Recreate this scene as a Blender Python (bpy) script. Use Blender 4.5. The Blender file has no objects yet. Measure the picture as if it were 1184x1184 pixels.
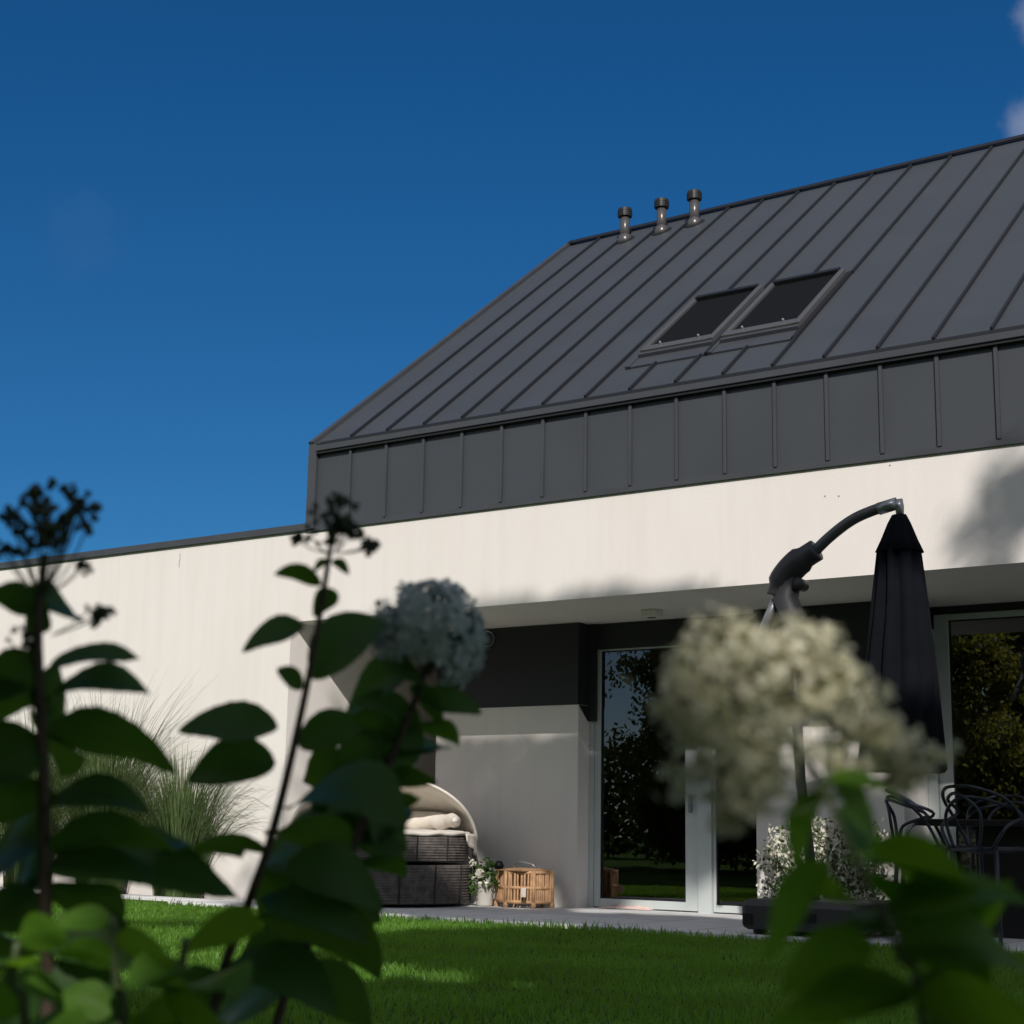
import bpy, math, random
from mathutils import Vector, Matrix, Quaternion, noise as mnoise
import numpy as np
R = math.radians
random.seed(7)
scn = bpy.context.scene
col = scn.collection

# ------------------------------------------------------------------ camera
H = 0.76; F_PX = 1818.0; C0 = 592.0
_z = Vector((757-C0, -8350-C0, F_PX)).normalized()
_x = -Vector((-2037-C0, 913-C0, F_PX)); _x = (_x - _z*_x.dot(_z)).normalized()
_y = _z.cross(_x)
M = Matrix((_x, _y, _z))                       # camera frame (right, down, forward) -> world
cam_d = bpy.data.cameras.new('camera'); cam = bpy.data.objects.new('camera', cam_d); col.objects.link(cam)
right, down, fwd = M @ Vector((1,0,0)), M @ Vector((0,1,0)), M @ Vector((0,0,1))
mw = Matrix((right, -down, -fwd)).transposed().to_4x4(); mw.translation = Vector((0,0,H))
cam.matrix_world = mw
cam_d.sensor_fit = 'HORIZONTAL'; cam_d.sensor_width = 24.0; cam_d.sensor_height = 24.0
cam_d.lens = F_PX*24.0/1184.0
cam_d.clip_start = 0.05; cam_d.clip_end = 2000
cam_d.dof.use_dof = True; cam_d.dof.focus_distance = 14.5; cam_d.dof.aperture_fstop = 5.0
scn.camera = cam

# ------------------------------------------------------------------ light
SUN = Vector((0.66, -1.0, 0.80)).normalized()
w = bpy.data.worlds.new('World'); scn.world = w; w.use_nodes = True
nt = w.node_tree; nt.nodes.clear()
def wn(t): return nt.nodes.new(t)
out = wn('ShaderNodeOutputWorld'); bg = wn('ShaderNodeBackground'); bg.inputs[1].default_value = 0.07
sky = wn('ShaderNodeTexSky'); sky.sky_type = 'NISHITA'; sky.sun_disc = False
sky.sun_elevation = math.asin(SUN.z); sky.sun_rotation = math.atan2(SUN.x, SUN.y)
sky.air_density = 1.0; sky.dust_density = 0.15; sky.ozone_density = 4.0; sky.altitude = 1500
tc = wn('ShaderNodeTexCoord')
def cloud(prev, c, rad, strength, scale):
    dp = wn('ShaderNodeVectorMath'); dp.operation = 'DISTANCE'; nt.links.new(tc.outputs['Generated'], dp.inputs[0]); dp.inputs[1].default_value = c
    mr = wn('ShaderNodeMapRange'); mr.interpolation_type = 'SMOOTHSTEP'
    mr.inputs[1].default_value = rad; mr.inputs[2].default_value = 0; nt.links.new(dp.outputs['Value'], mr.inputs[0])
    nz = wn('ShaderNodeTexNoise'); nz.inputs['Scale'].default_value = scale; nz.inputs['Detail'].default_value = 6; nz.inputs['Roughness'].default_value = .55
    nt.links.new(tc.outputs['Generated'], nz.inputs['Vector'])
    ml = wn('ShaderNodeMath'); ml.operation = 'ADD'; nt.links.new(mr.outputs[0], ml.inputs[0]); nt.links.new(nz.outputs['Fac'], ml.inputs[1])
    m2 = wn('ShaderNodeMapRange'); m2.interpolation_type = 'SMOOTHSTEP'; m2.inputs[1].default_value = .78; m2.inputs[2].default_value = 1.45; m2.inputs[4].default_value = strength
    nt.links.new(ml.outputs[0], m2.inputs[0])
    mx = wn('ShaderNodeMix'); mx.data_type = 'RGBA'; nt.links.new(m2.outputs[0], mx.inputs[0]); nt.links.new(prev, mx.inputs[6]); mx.inputs[7].default_value = (5.0, 5.5, 7.0, 1)
    return mx.outputs[2]
def pdir(px, py): return (M @ Vector((px-C0, py-C0, F_PX))).normalized()
# the photographed sky is deeper than clear summer air gives: a plain tint on the sky ahead
tint = wn('ShaderNodeMix'); tint.data_type = 'RGBA'; tint.blend_type = 'MULTIPLY'; tint.inputs[0].default_value = 1; tint.inputs[7].default_value = (.20, .66, .93, 1)
nt.links.new(sky.outputs[0], tint.inputs[6])
sx_ = wn('ShaderNodeSeparateXYZ'); nt.links.new(tc.outputs['Generated'], sx_.inputs[0])
el_ = wn('ShaderNodeMapRange'); el_.inputs[1].default_value = .0; el_.inputs[2].default_value = .45; nt.links.new(sx_.outputs['Z'], el_.inputs[0])
tm = wn('ShaderNodeMix'); tm.data_type = 'RGBA'; nt.links.new(el_.outputs[0], tm.inputs[0]); tm.inputs[6].default_value = (.25, .56, .73, 1); tm.inputs[7].default_value = (.14, .68, 1.02, 1)
nt.links.new(tm.outputs[2], tint.inputs[7])
# outside the view, paler sky and bright unseen cloud are added for neutral fill
dpv = wn('ShaderNodeVectorMath'); dpv.operation = 'DOT_PRODUCT'; nt.links.new(tc.outputs['Generated'], dpv.inputs[0]); dpv.inputs[1].default_value = (M @ Vector((0,0,1)))
mk = wn('ShaderNodeMapRange'); mk.interpolation_type = 'SMOOTHSTEP'; mk.inputs[1].default_value = .84; mk.inputs[2].default_value = .35
nt.links.new(dpv.outputs['Value'], mk.inputs[0])
nzc = wn('ShaderNodeTexNoise'); nzc.inputs['Scale'].default_value = 2.6; nzc.inputs['Detail'].default_value = 8; nzc.inputs['Roughness'].default_value = .6
nt.links.new(tc.outputs['Generated'], nzc.inputs['Vector'])
nr_ = wn('ShaderNodeMapRange'); nr_.interpolation_type = 'SMOOTHSTEP'; nr_.inputs[1].default_value = .40; nr_.inputs[2].default_value = .62; nt.links.new(nzc.outputs['Fac'], nr_.inputs[0])
pale = wn('ShaderNodeMix'); pale.data_type = 'RGBA'; nt.links.new(nr_.outputs[0], pale.inputs[0]); nt.links.new(sky.outputs[0], pale.inputs[6]); pale.inputs[7].default_value = (9.0, 8.8, 8.9, 1)
bl_ = wn('ShaderNodeMix'); bl_.data_type = 'RGBA'; nt.links.new(mk.outputs[0], bl_.inputs[0]); nt.links.new(tint.outputs[2], bl_.inputs[6]); nt.links.new(pale.outputs[2], bl_.inputs[7])
o = bl_.outputs[2]
o = cloud(o, pdir(1206, 22), .030, .42, 40)
o = cloud(o, pdir(1203, 142), .034, .45, 40)
o = cloud(o, pdir(100, 272), .055, .018, 45)
nt.links.new(o, bg.inputs[0]); nt.links.new(bg.outputs[0], out.inputs[0])

sd = bpy.data.lights.new('sun', 'SUN'); sun = bpy.data.objects.new('sun', sd); col.objects.link(sun)
sd.energy = 3.85; sd.angle = R(.53); sd.color = (1.0, .93, .855)
sun.rotation_euler = SUN.to_track_quat('Z', 'Y').to_euler(); sun.location = SUN*60
scn.view_settings.view_transform = 'Standard'; scn.view_settings.look = 'None'
scn.view_settings.exposure = 0.0; scn.view_settings.gamma = 1.0
scn.cycles.use_denoising = True
scn.cycles.max_bounces = 8; scn.cycles.transparent_max_bounces = 16
scn.cycles.sample_clamp_indirect = 6

# ------------------------------------------------------------------ helpers
def ray(px, py): return M @ Vector((px-C0, py-C0, F_PX))
O3 = Vector((0,0,H))
def PY(px, py, y): d = ray(px, py); return O3 + d*(y/d.y)
def PX(px, py, x): d = ray(px, py); return O3 + d*(x/d.x)
def PZ(px, py, z): d = ray(px, py); return O3 + d*((z-H)/d.z)
def PD(px, py, dist): return O3 + ray(px, py)*(dist/F_PX)      # by depth along the view axis

class MB:
    def __init__(s): s.v = []; s.f = []
    def add(s, vs, fs):
        b = len(s.v); s.v += [tuple(v) for v in vs]; s.f += [tuple(b+i for i in f) for f in fs]
    def box(s, x0, x1, y0, y1, z0, z1, T=None):
        vs = [Vector(p) for p in ((x0,y0,z0),(x1,y0,z0),(x1,y1,z0),(x0,y1,z0),(x0,y0,z1),(x1,y0,z1),(x1,y1,z1),(x0,y1,z1))]
        if T: vs = [T @ v for v in vs]
        s.add(vs, [(0,3,2,1),(4,5,6,7),(0,1,5,4),(1,2,6,5),(2,3,7,6),(3,0,4,7)])
        return s
    def tube(s, pts, rad, n=8, closed=False, cap=True):
        pts = [Vector(p) for p in pts]; k = len(pts)
        if not hasattr(rad, '__len__'): rad = [rad]*k
        prev = None; vs = []
        for i, p in enumerate(pts):
            if closed: t = pts[(i+1) % k] - pts[i-1]
            else: t = pts[min(i+1, k-1)] - pts[max(i-1, 0)]
            t.normalize()
            if prev is None:
                a = Vector((0,0,1)) if abs(t.z) < .9 else Vector((1,0,0)); u = t.cross(a).normalized()
            else:
                u = prev - t*prev.dot(t)
                u = u.normalized() if u.length > 1e-6 else t.orthogonal().normalized()
            prev = u; q = t.cross(u)
            for j in range(n):
                a = 2*math.pi*j/n; vs.append(p + (u*math.cos(a) + q*math.sin(a))*rad[i])
        fs = []
        for i in range(k if closed else k-1):
            i2 = (i+1) % k
            for j in range(n): fs.append((i*n+j, i*n+(j+1) % n, i2*n+(j+1) % n, i2*n+j))
        if cap and not closed: fs += [tuple(range(n-1, -1, -1)), tuple((k-1)*n+j for j in range(n))]
        s.add(vs, fs); return s
    def lathe(s, prof, n=24, c=(0,0,0), axis=None, mod=None):
        c = Vector(c); vs = []; fs = []
        Q = Vector((0,0,1)).rotation_difference(Vector(axis)).to_matrix() if axis else Matrix.Identity(3)
        for (r, z) in prof:
            for j in range(n):
                a = 2*math.pi*j/n; rr = r*(mod(a, z) if mod else 1)
                vs.append(c + Q @ Vector((rr*math.cos(a), rr*math.sin(a), z)))
        k = len(prof)
        for i in range(k-1):
            for j in range(n): fs.append((i*n+j, i*n+(j+1) % n, (i+1)*n+(j+1) % n, (i+1)*n+j))
        fs += [tuple(range(n-1, -1, -1)), tuple((k-1)*n+j for j in range(n))]
        s.add(vs, fs); return s
    def quad(s, a, b, c, d): s.add([a,b,c,d], [(0,1,2,3)]); return s
    def build(s, name, mat, parent=None, smooth=False, bevel=0, off=None):
        me = bpy.data.meshes.new(name)
        vs = s.v
        org = Vector((0,0,0))
        if parent is not None and parent.get('_w') is not None: org = Vector(parent['_w'])
        if off is not None: org = Vector(off)
        if org.length: vs = [(v[0]-org.x, v[1]-org.y, v[2]-org.z) for v in vs]
        me.from_pydata(vs, [], s.f); me.update()
        if smooth: me.polygons.foreach_set('use_smooth', [True]*len(me.polygons))
        me.materials.append(mat)
        ob = bpy.data.objects.new(name, me); col.objects.link(ob)
        if parent is not None:
            ob.parent = parent
            if parent.get('_w') is not None: ob['_w'] = list(parent['_w'])   # children keep their thing's frame
        elif off is not None: ob.location = org
        if bevel:
            b = ob.modifiers.new('bevel', 'BEVEL'); b.width = bevel; b.segments = 2; b.limit_method = 'ANGLE'; b.angle_limit = R(40)
        return ob
def tag(o, label=None, cat=None, group=None, kind=None):
    if label: o['label'] = label
    if cat: o['category'] = cat
    if group: o['group'] = group
    if kind: o['kind'] = kind
    return o
def thing(name, loc, label, cat, group=None):
    e = bpy.data.objects.new(name, None); col.objects.link(e); e.location = loc; e.empty_display_size = .2
    e['_w'] = list(loc)
    return tag(e, label, cat, group)
def copy_tree(o, parent=None):
    c = o.copy(); col.objects.link(c); c.parent = parent
    for ch in o.children: copy_tree(ch, c)
    return c

def smooth_path(pts, n=8):
    pts = [Vector(p) for p in pts]; outp = []
    for i in range(len(pts)-1):
        p0 = pts[max(i-1,0)]; p1 = pts[i]; p2 = pts[i+1]; p3 = pts[min(i+2, len(pts)-1)]
        for k in range(n):
            t = k/n
            outp.append(.5*((2*p1) + (p2-p0)*t + (2*p0-5*p1+4*p2-p3)*t*t + (3*p1-p0-3*p2+p3)*t**3))
    outp.append(pts[-1]); return outp

# ------------------------------------------------------------------ materials
def mat(name, base, rough=.6, metal=0.0, var=0.0, vscale=3.0, bump=0.0, bscale=60.0, spec=.5, var2=None, coat=0):
    m = bpy.data.materials.new(name); m.use_nodes = True; t = m.node_tree; b = t.nodes['Principled BSDF']
    b.inputs['Base Color'].default_value = (*base, 1); b.inputs['Roughness'].default_value = rough; b.inputs['Metallic'].default_value = metal
    b.inputs['Specular IOR Level'].default_value = spec
    tcn = t.nodes.new('ShaderNodeTexCoord')
    if var or var2:
        n1 = t.nodes.new('ShaderNodeTexNoise'); n1.inputs['Scale'].default_value = vscale; n1.inputs['Detail'].default_value = 6
        t.links.new(tcn.outputs['Object'], n1.inputs['Vector'])
        rp = t.nodes.new('ShaderNodeValToRGB'); rp.color_ramp.elements[0].position = .3; rp.color_ramp.elements[1].position = .7
        lo = [c*(1-var) for c in base]; hi = var2 if var2 else [min(1, c*(1+var)) for c in base]
        rp.color_ramp.elements[0].color = (*lo, 1); rp.color_ramp.elements[1].color = (*hi, 1)
        t.links.new(n1.outputs['Fac'], rp.inputs[0]); t.links.new(rp.outputs[0], b.inputs['Base Color'])
    if bump:
        n2 = t.nodes.new('ShaderNodeTexNoise'); n2.inputs['Scale'].default_value = bscale; n2.inputs['Detail'].default_value = 4
        t.links.new(tcn.outputs['Object'], n2.inputs['Vector'])
        bp = t.nodes.new('ShaderNodeBump'); bp.inputs['Strength'].default_value = bump; bp.inputs['Distance'].default_value = .01
        t.links.new(n2.outputs['Fac'], bp.inputs['Height']); t.links.new(bp.outputs[0], b.inputs['Normal'])
    return m
def leafmat(name, base, trans, mix=.3, rough=.45, var=.25, vscale=9, spec=.35):
    m = mat(name, base, rough, var=var, vscale=vscale, spec=spec); t = m.node_tree; b = t.nodes['Principled BSDF']
    tr = t.nodes.new('ShaderNodeBsdfTranslucent'); tr.inputs[0].default_value = (*trans, 1)
    mx = t.nodes.new('ShaderNodeMixShader'); mx.inputs[0].default_value = mix
    t.links.new(b.outputs[0], mx.inputs[1]); t.links.new(tr.outputs[0], mx.inputs[2])
    t.links.new(mx.outputs[0], t.nodes['Material Output'].inputs[0]); return m
def glassmat(name, tintc=(.52,.57,.56), ior=2.3):
    m = bpy.data.materials.new(name); m.use_nodes = True; t = m.node_tree; t.nodes.clear()
    fr = t.nodes.new('ShaderNodeFresnel'); fr.inputs[0].default_value = ior
    tr = t.nodes.new('ShaderNodeBsdfTransparent'); tr.inputs[0].default_value = (*tintc, 1)
    gl = t.nodes.new('ShaderNodeBsdfGlossy'); gl.inputs['Roughness'].default_value = 0.0
    mx = t.nodes.new('ShaderNodeMixShader'); oo = t.nodes.new('ShaderNodeOutputMaterial')
    # slight waviness of real float glass
    nz = t.nodes.new('ShaderNodeTexNoise'); nz.inputs['Scale'].default_value = 1.3; tcn = t.nodes.new('ShaderNodeTexCoord')
    t.links.new(tcn.outputs['Object'], nz.inputs['Vector'])
    bp = t.nodes.new('ShaderNodeBump'); bp.inputs['Strength'].default_value = .04; bp.inputs['Distance'].default_value = .02
    t.links.new(nz.outputs['Fac'], bp.inputs['Height']); t.links.new(bp.outputs[0], gl.inputs['Normal'])
    t.links.new(fr.outputs[0], mx.inputs[0]); t.links.new(tr.outputs[0], mx.inputs[1]); t.links.new(gl.outputs[0], mx.inputs[2])
    t.links.new(mx.outputs[0], oo.inputs[0]); return m

def plaster():
    m = mat('white_plaster', (.80,.775,.75), .85, bump=.25, bscale=140, spec=.2); t = m.node_tree; b = t.nodes['Principled BSDF']
    tcn = t.nodes.new('ShaderNodeTexCoord')
    mp = t.nodes.new('ShaderNodeMapping'); mp.inputs['Scale'].default_value = (1.1, 1.1, .35); t.links.new(tcn.outputs['Object'], mp.inputs[0])
    n = t.nodes.new('ShaderNodeTexNoise'); n.inputs['Scale'].default_value = 1.6; n.inputs['Detail'].default_value = 8; n.inputs['Roughness'].default_value = .6
    t.links.new(mp.outputs[0], n.inputs['Vector'])
    rp = t.nodes.new('ShaderNodeValToRGB'); rp.color_ramp.elements[0].position = .3; rp.color_ramp.elements[1].position = .7
    rp.color_ramp.elements[0].color = (.79,.755,.72,1); rp.color_ramp.elements[1].color = (.82,.795,.77,1)
    t.links.new(n.outputs['Fac'], rp.inputs[0])
    mp2 = t.nodes.new('ShaderNodeMapping'); mp2.inputs['Scale'].default_value = (9, 9, .5); t.links.new(tcn.outputs['Object'], mp2.inputs[0])
    n3 = t.nodes.new('ShaderNodeTexNoise'); n3.inputs['Scale'].default_value = 1.0; n3.inputs['Detail'].default_value = 5; t.links.new(mp2.outputs[0], n3.inputs['Vector'])
    r3 = t.nodes.new('ShaderNodeMapRange'); r3.inputs[1].default_value = .5; r3.inputs[2].default_value = .85; r3.inputs[3].default_value = 1; r3.inputs[4].default_value = .95; t.links.new(n3.outputs['Fac'], r3.inputs[0])
    mx = t.nodes.new('ShaderNodeMix'); mx.data_type = 'RGBA'; mx.blend_type = 'MULTIPLY'; mx.inputs[0].default_value = 1; t.links.new(rp.outputs[0], mx.inputs[6]); t.links.new(r3.outputs[0], mx.inputs[7])
    t.links.new(mx.outputs[2], b.inputs['Base Color']); return m
M_white = plaster()
M_zinc = mat('dark_zinc', (.051,.058,.068), .45, var=.06, vscale=1.4, bump=.12, bscale=3.0, spec=.5)
M_seamshade = mat('shaded_roof_seam', (.013,.016,.022), .55)  # darker than the zinc: the seams' shadow lines put into the colour
M_zinc2 = mat('zinc_trim', (.052,.058,.068), .42, var=.1, vscale=2)
M_black = mat('black_metal', (.012,.013,.015), .45)
M_char = mat('charcoal_panel', (.016,.018,.022), .6, var=.12, vscale=2, bump=.1, bscale=90)
M_frame = mat('pale_frame', (.50,.55,.55), .4, var=.04, vscale=4)
M_glass = glassmat('window_glass')
M_room = mat('room_wall', (.16,.155,.145), .8)
M_roomfloor = mat('room_floor', (.16,.13,.10), .5, var=.2, vscale=5)
M_cab = mat('brown_cabinet', (.15,.12,.085), .5, var=.12, vscale=6)
M_pipe = mat('vent_metal', (.085,.083,.085), .30, metal=.2)
M_skyframe = mat('skylight_frame', (.080,.082,.088), .4)
M_blind = mat('awning_cloth', (.010,.011,.014), .95, spec=.05, bump=.3, bscale=300)
M_alu = mat('brushed_metal', (.30,.31,.34), .32, metal=.6)
M_grey = mat('grey_arm', (.10,.10,.11), .4)
M_para = mat('black_canvas', (.0045,.0055,.009), .95, spec=.15, var=.2, vscale=5, bump=.3, bscale=250)
M_base = mat('dark_plastic', (.045,.045,.052), .5, var=.1, vscale=8, bump=.1, bscale=120)
M_wick = mat('grey_wicker', (.12,.107,.10), .7, var=.4, vscale=14, bump=.8, bscale=90)
M_cush = mat('beige_fabric', (.70,.66,.60), .9, var=.06, vscale=9, bump=.35, bscale=160)
M_cane = mat('tan_cane', (.42,.25,.13), .55, var=.3, vscale=12, bump=.3, bscale=90)
M_pot = mat('white_ceramic', (.70,.67,.62), .4, var=.1, vscale=9)
M_chair = mat('navy_plastic', (.018,.024,.04), .38)
M_table = mat('black_tabletop', (.013,.012,.013), .35)
M_pink = mat('pale_pink_cloth', (.72,.55,.50), .9, var=.1, vscale=20)
M_leaf = leafmat('hydrangea_leaf', (.048,.112,.030), (.14,.31,.02), .38, rough=.5, spec=.2)
M_leaf2 = leafmat('fresh_leaf', (.085,.19,.022), (.26,.52,.02), .42, rough=.5, spec=.2)
M_stem = mat('brown_stem', (.07,.05,.038), .7, var=.3, vscale=20)
M_gstem = mat('green_stem', (.06,.085,.035), .6, var=.2, vscale=20)
M_bud = leafmat('green_bud', (.05,.075,.04), (.06,.1,.03), .2)
M_petal = leafmat('white_petal', (.55,.63,.62), (.4,.48,.45), .35, rough=.6, var=.12, vscale=30)
M_cream = leafmat('cream_petal', (.80,.78,.62), (.66,.66,.42), .4, rough=.6, var=.22, vscale=25)
M_tree = leafmat('tree_leaf', (.050,.085,.022), (.10,.17,.02), .3, rough=.5, var=.35, vscale=1.2)
M_tree2 = leafmat('olive_tree_leaf', (.10,.11,.034), (.34,.34,.06), .5, rough=.5, var=.35, vscale=1.2)
M_bark = mat('tree_bark', (.08,.062,.048), .9, var=.3, vscale=6, bump=.8, bscale=12)
M_blade = leafmat('lawn_blade', (.105,.235,.034), (.28,.53,.035), .45, rough=.5, var=.45, vscale=1.1)
M_reed = leafmat('reed_blade', (.10,.15,.055), (.15,.23,.06), .3, rough=.6, var=.35, vscale=5)
M_soil = mat('soil', (.06,.045,.035), .95, var=.4, vscale=7, bump=.8, bscale=30)
M_shrubleaf = leafmat('shrub_leaf', (.06,.11,.03), (.1,.2,.02), .3)
M_blossom = leafmat('small_blossom', (.78,.76,.66), (.5,.5,.4), .3, rough=.6, var=.08, vscale=20)

def lawnmat():
    m = mat('lawn_ground', (.05,.11,.016), .95, var=.45, vscale=.8, var2=(.075,.15,.02), bump=1, bscale=45, spec=.1); return m
M_lawn = lawnmat()
def pavemat():
    m = mat('paving', (.33,.335,.345), .7, bump=.15, bscale=120, spec=.3); t = m.node_tree; b = t.nodes['Principled BSDF']
    tcn = t.nodes.new('ShaderNodeTexCoord'); br = t.nodes.new('ShaderNodeTexBrick'); br.offset = 0
    br.inputs['Scale'].default_value = 1; br.inputs['Brick Width'].default_value = .8; br.inputs['Row Height'].default_value = .8
    br.inputs['Mortar Size'].default_value = .006
    br.inputs['Color1'].default_value = (.74,.745,.765,1); br.inputs['Color2'].default_value = (.68,.685,.70,1); br.inputs['Mortar'].default_value = (.12,.12,.12,1)
    t.links.new(tcn.outputs['Object'], br.inputs['Vector'])
    n = t.nodes.new('ShaderNodeTexNoise'); n.inputs['Scale'].default_value = 2.5; n.inputs['Detail'].default_value = 8; t.links.new(tcn.outputs['Object'], n.inputs['Vector'])
    mx = t.nodes.new('ShaderNodeMix'); mx.data_type = 'RGBA'; mx.blend_type = 'OVERLAY'; mx.inputs[0].default_value = .5
    t.links.new(br.outputs[0], mx.inputs[6]); t.links.new(n.outputs['Fac'], mx.inputs[7]); t.links.new(mx.outputs[2], b.inputs['Base Color']); return m
M_pave = pavemat()

# ------------------------------------------------------------------ setting
GZ = -0.035
m = MB(); m.add([(-150,-150,GZ),(150,-150,GZ),(150,150,GZ),(-150,150,GZ)], [(0,1,2,3)])
tag(m.build('ground', M_lawn), kind='structure')
TX0, TX1, TY0 = -12.35, 8.0, 11.5
tag(MB().box(TX0, TX1, TY0, 14.896, -.3, 0).build('terrace', M_pave, bevel=.006), kind='structure')
tag(MB().box(-26, TX0-.004, 12.02, 12.26, -.3, 0.0).build('kerb_strip', M_pave, bevel=.006), kind='structure')
tag(MB().box(-26, TX0-.004, 12.264, 12.63, -.3, -.02).build('planting_bed', M_soil), kind='structure')

# ------------------------------------------------------------------ house
YF = 12.636; ZS = 2.972; ZB = 3.98; XL = -26.0; XS = -11.88; XR = 7.0; YB = 14.1; YD = 14.75
house = thing('house', (-5, 16, 0), 'modern white house with dark standing seam metal roof and shaded terrace recess', 'house')
p = MB()
p.box(XL, XS, YF, 26, -.3, ZB)                                    # left wall block
p.box(XS, XR, YF, YF+.25, ZS, ZB)                                 # band over the recess
p.build('wall', M_white, house)
sf = MB(); sf.box(XS, XR, YF+.25, 19.7, ZS, ZS+.25); sf.build('soffit', M_white, house)
sw = MB(); sw.box(XS, -9.3, 17.0, 17.2, 0, ZS-.003); sw.build('passage_wall', M_white, house)
# cracks and screw holes, tiny real recess covers
for q in (PY(954,573.6,YF-.001), PY(970,573.6,YF-.001), PY(1029,538,YF-.001)):
    MB().lathe([(.007,0),(.007,.002)], 8, q, axis=(0,-1,0)).build('screw_hole', M_alu, house)
ck = MB(); ck.tube([PY(208,640,YF), PY(208.4,645,YF), PY(207.3,650,YF), PY(207.2,656,YF)], .004, 5); ck.build('crack', M_grey, house)
# parapet cap on the left wing
MB().box(XL, -11.70, YF-.035, 26, ZB-.0, ZB+.075).build('parapet_cap', M_zinc2, house)
# the two projecting boxes
def fbox(x0, x1):
    MB().box(x0, x1, YB, 16.0, 0, 2.095).build('wall', M_white, house)
    MB().box(x0, x1, YB-.012, 16.0, 2.098, ZS-.004).build('panel', M_char, house)
BX0, BX1, CX0, CX1 = -10.96, -9.065, -7.0, -5.50
fbox(BX0, BX1); fbox(CX0, CX1)
# interior
MB().box(-9.3, XR, 19.5, 19.7, 0, ZS-.003).build('interior_wall', M_room, house)
MB().box(-9.05, XR, YD+.15, 19.5, -.06, -.004).build('interior_floor', M_roomfloor, house)
MB().box(-9.32, -9.1, 16.0, 19.5, 0, ZS-.004).build('interior_wall', M_room, house)
MB().box(-6.4, -6.2, 16.01, 19.5, 0, ZS-.004).build('interior_wall', M_room, house)
MB().box(XR-.2, XR, YF+.26, 19.5, -.2, ZS-.004).build('wall', M_white, house)
MB().box(XR-.0, XR+.2, YF, 26, -.3, ZB).build('wall', M_white, house)
# lintels over the glazing
YL = 14.33
MB().box(BX1+.003, CX0-.003, YL-.02, YL+.15, 2.70, ZS-.005).build('lintel', M_char, house)
MB().box(CX1+.003, XR-.21, YD-.02, YD+.15, 2.90, ZS-.005).build('lintel', M_black, house)
bc_ = MB(); bc_.box(BX1+.003, -8.96, YL-.05, YL-.022, 1.93, ZS-.006)
bc_.add([(BX1+.004,YB+.0,2.09),(BX1+.004,YL-.05,1.93),(BX1+.004,YL-.05,2.09),(BX1+.012,YB+.0,2.09),(BX1+.012,YL-.05,1.93),(BX1+.012,YL-.05,2.09)], [(0,1,2),(5,4,3),(0,3,4,1)])
bc_.build('panel', M_char, house)

def door_leaf(x0, x1, z0, z1, fl, fr, fb, ft, name='glass_door', y0=YD):
    f = MB(); y1 = y0+.075
    f.box(x0, x0+fl, y0, y1, z0, z1); f.box(x1-fr, x1, y0, y1, z0, z1)
    f.box(x0+fl, x1-fr, y0+.004, y1-.004, z0, z0+fb); f.box(x0+fl, x1-fr, y0+.004, y1-.004, z1-ft, z1)
    fo = f.build(name, M_frame, house, bevel=.004)
    g = MB().box(x0+fl, x1-fr, y0+.03, y0+.045, z0+fb, z1-ft); g.build('pane', M_glass, fo)
    # black gasket round the pane
    k = MB(); e = .012
    for (a, b, c, d) in ((x0+fl, x0+fl+e, z0+fb, z1-ft), (x1-fr-e, x1-fr, z0+fb, z1-ft)): k.box(a, b, y0+.015, y0+.029, c, d)
    for (c, d) in ((z0+fb, z0+fb+e), (z1-ft-e, z1-ft)): k.box(x0+fl+e, x1-fr-e, y0+.015, y0+.029, c, d)
    k.build('gasket', M_black, fo)
    return fo
MB().box(BX1+.004, -9.003, YL-.015, YL+.14, 0, 2.697).build('door_frame', M_frame, house)
d1 = door_leaf(-9.0, -7.755, 0.012, 2.697, .072, .155, .085, .02, y0=YL)
MB().box(-7.752, -7.60, YL-.03, YL+.14, 0, 2.697).build('door_frame', M_frame, house)
door_leaf(-7.597, CX0-.004, 0.012, 2.697, .03, .05, .07, .02, 'fixed_window', y0=YL)
MB().box(-5.496, -5.40, YD-.03, YD+.14, 0, 2.757).build('door_frame', M_frame, house)
door_leaf(-5.397, -2.6, 0.012, 2.897, .14, .10, .085, .06)
door_leaf(-2.597, 0.4, 0.012, 2.897, .08, .10, .085, .06)
door_leaf(.403, XR-.22, 0.012, 2.897, .08, .10, .085, .06)
hd = MB().box(-7.85, -7.82, YL-.05, YL-.02, .98, 1.16); hd.box(-7.845, -7.825, YL-.02, YL, 1.0, 1.03); hd.box(-7.845, -7.825, YL-.02, YL, 1.11, 1.14)
hd.build('handle', M_alu, d1)
# ceiling spotlight: surface mounted square housing
lq = PZ(758,704,ZS)
lm = MB().box(-7.98, -7.82, 13.55, 13.72, ZS-.075, ZS-.002); lo = lm.build('ceiling_spotlight', M_white, house, bevel=.004)
MB().lathe([(.045,0),(.045,.004)], 20, (-7.90,13.635,ZS-.081)).build('lens', M_grey, lo)

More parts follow.
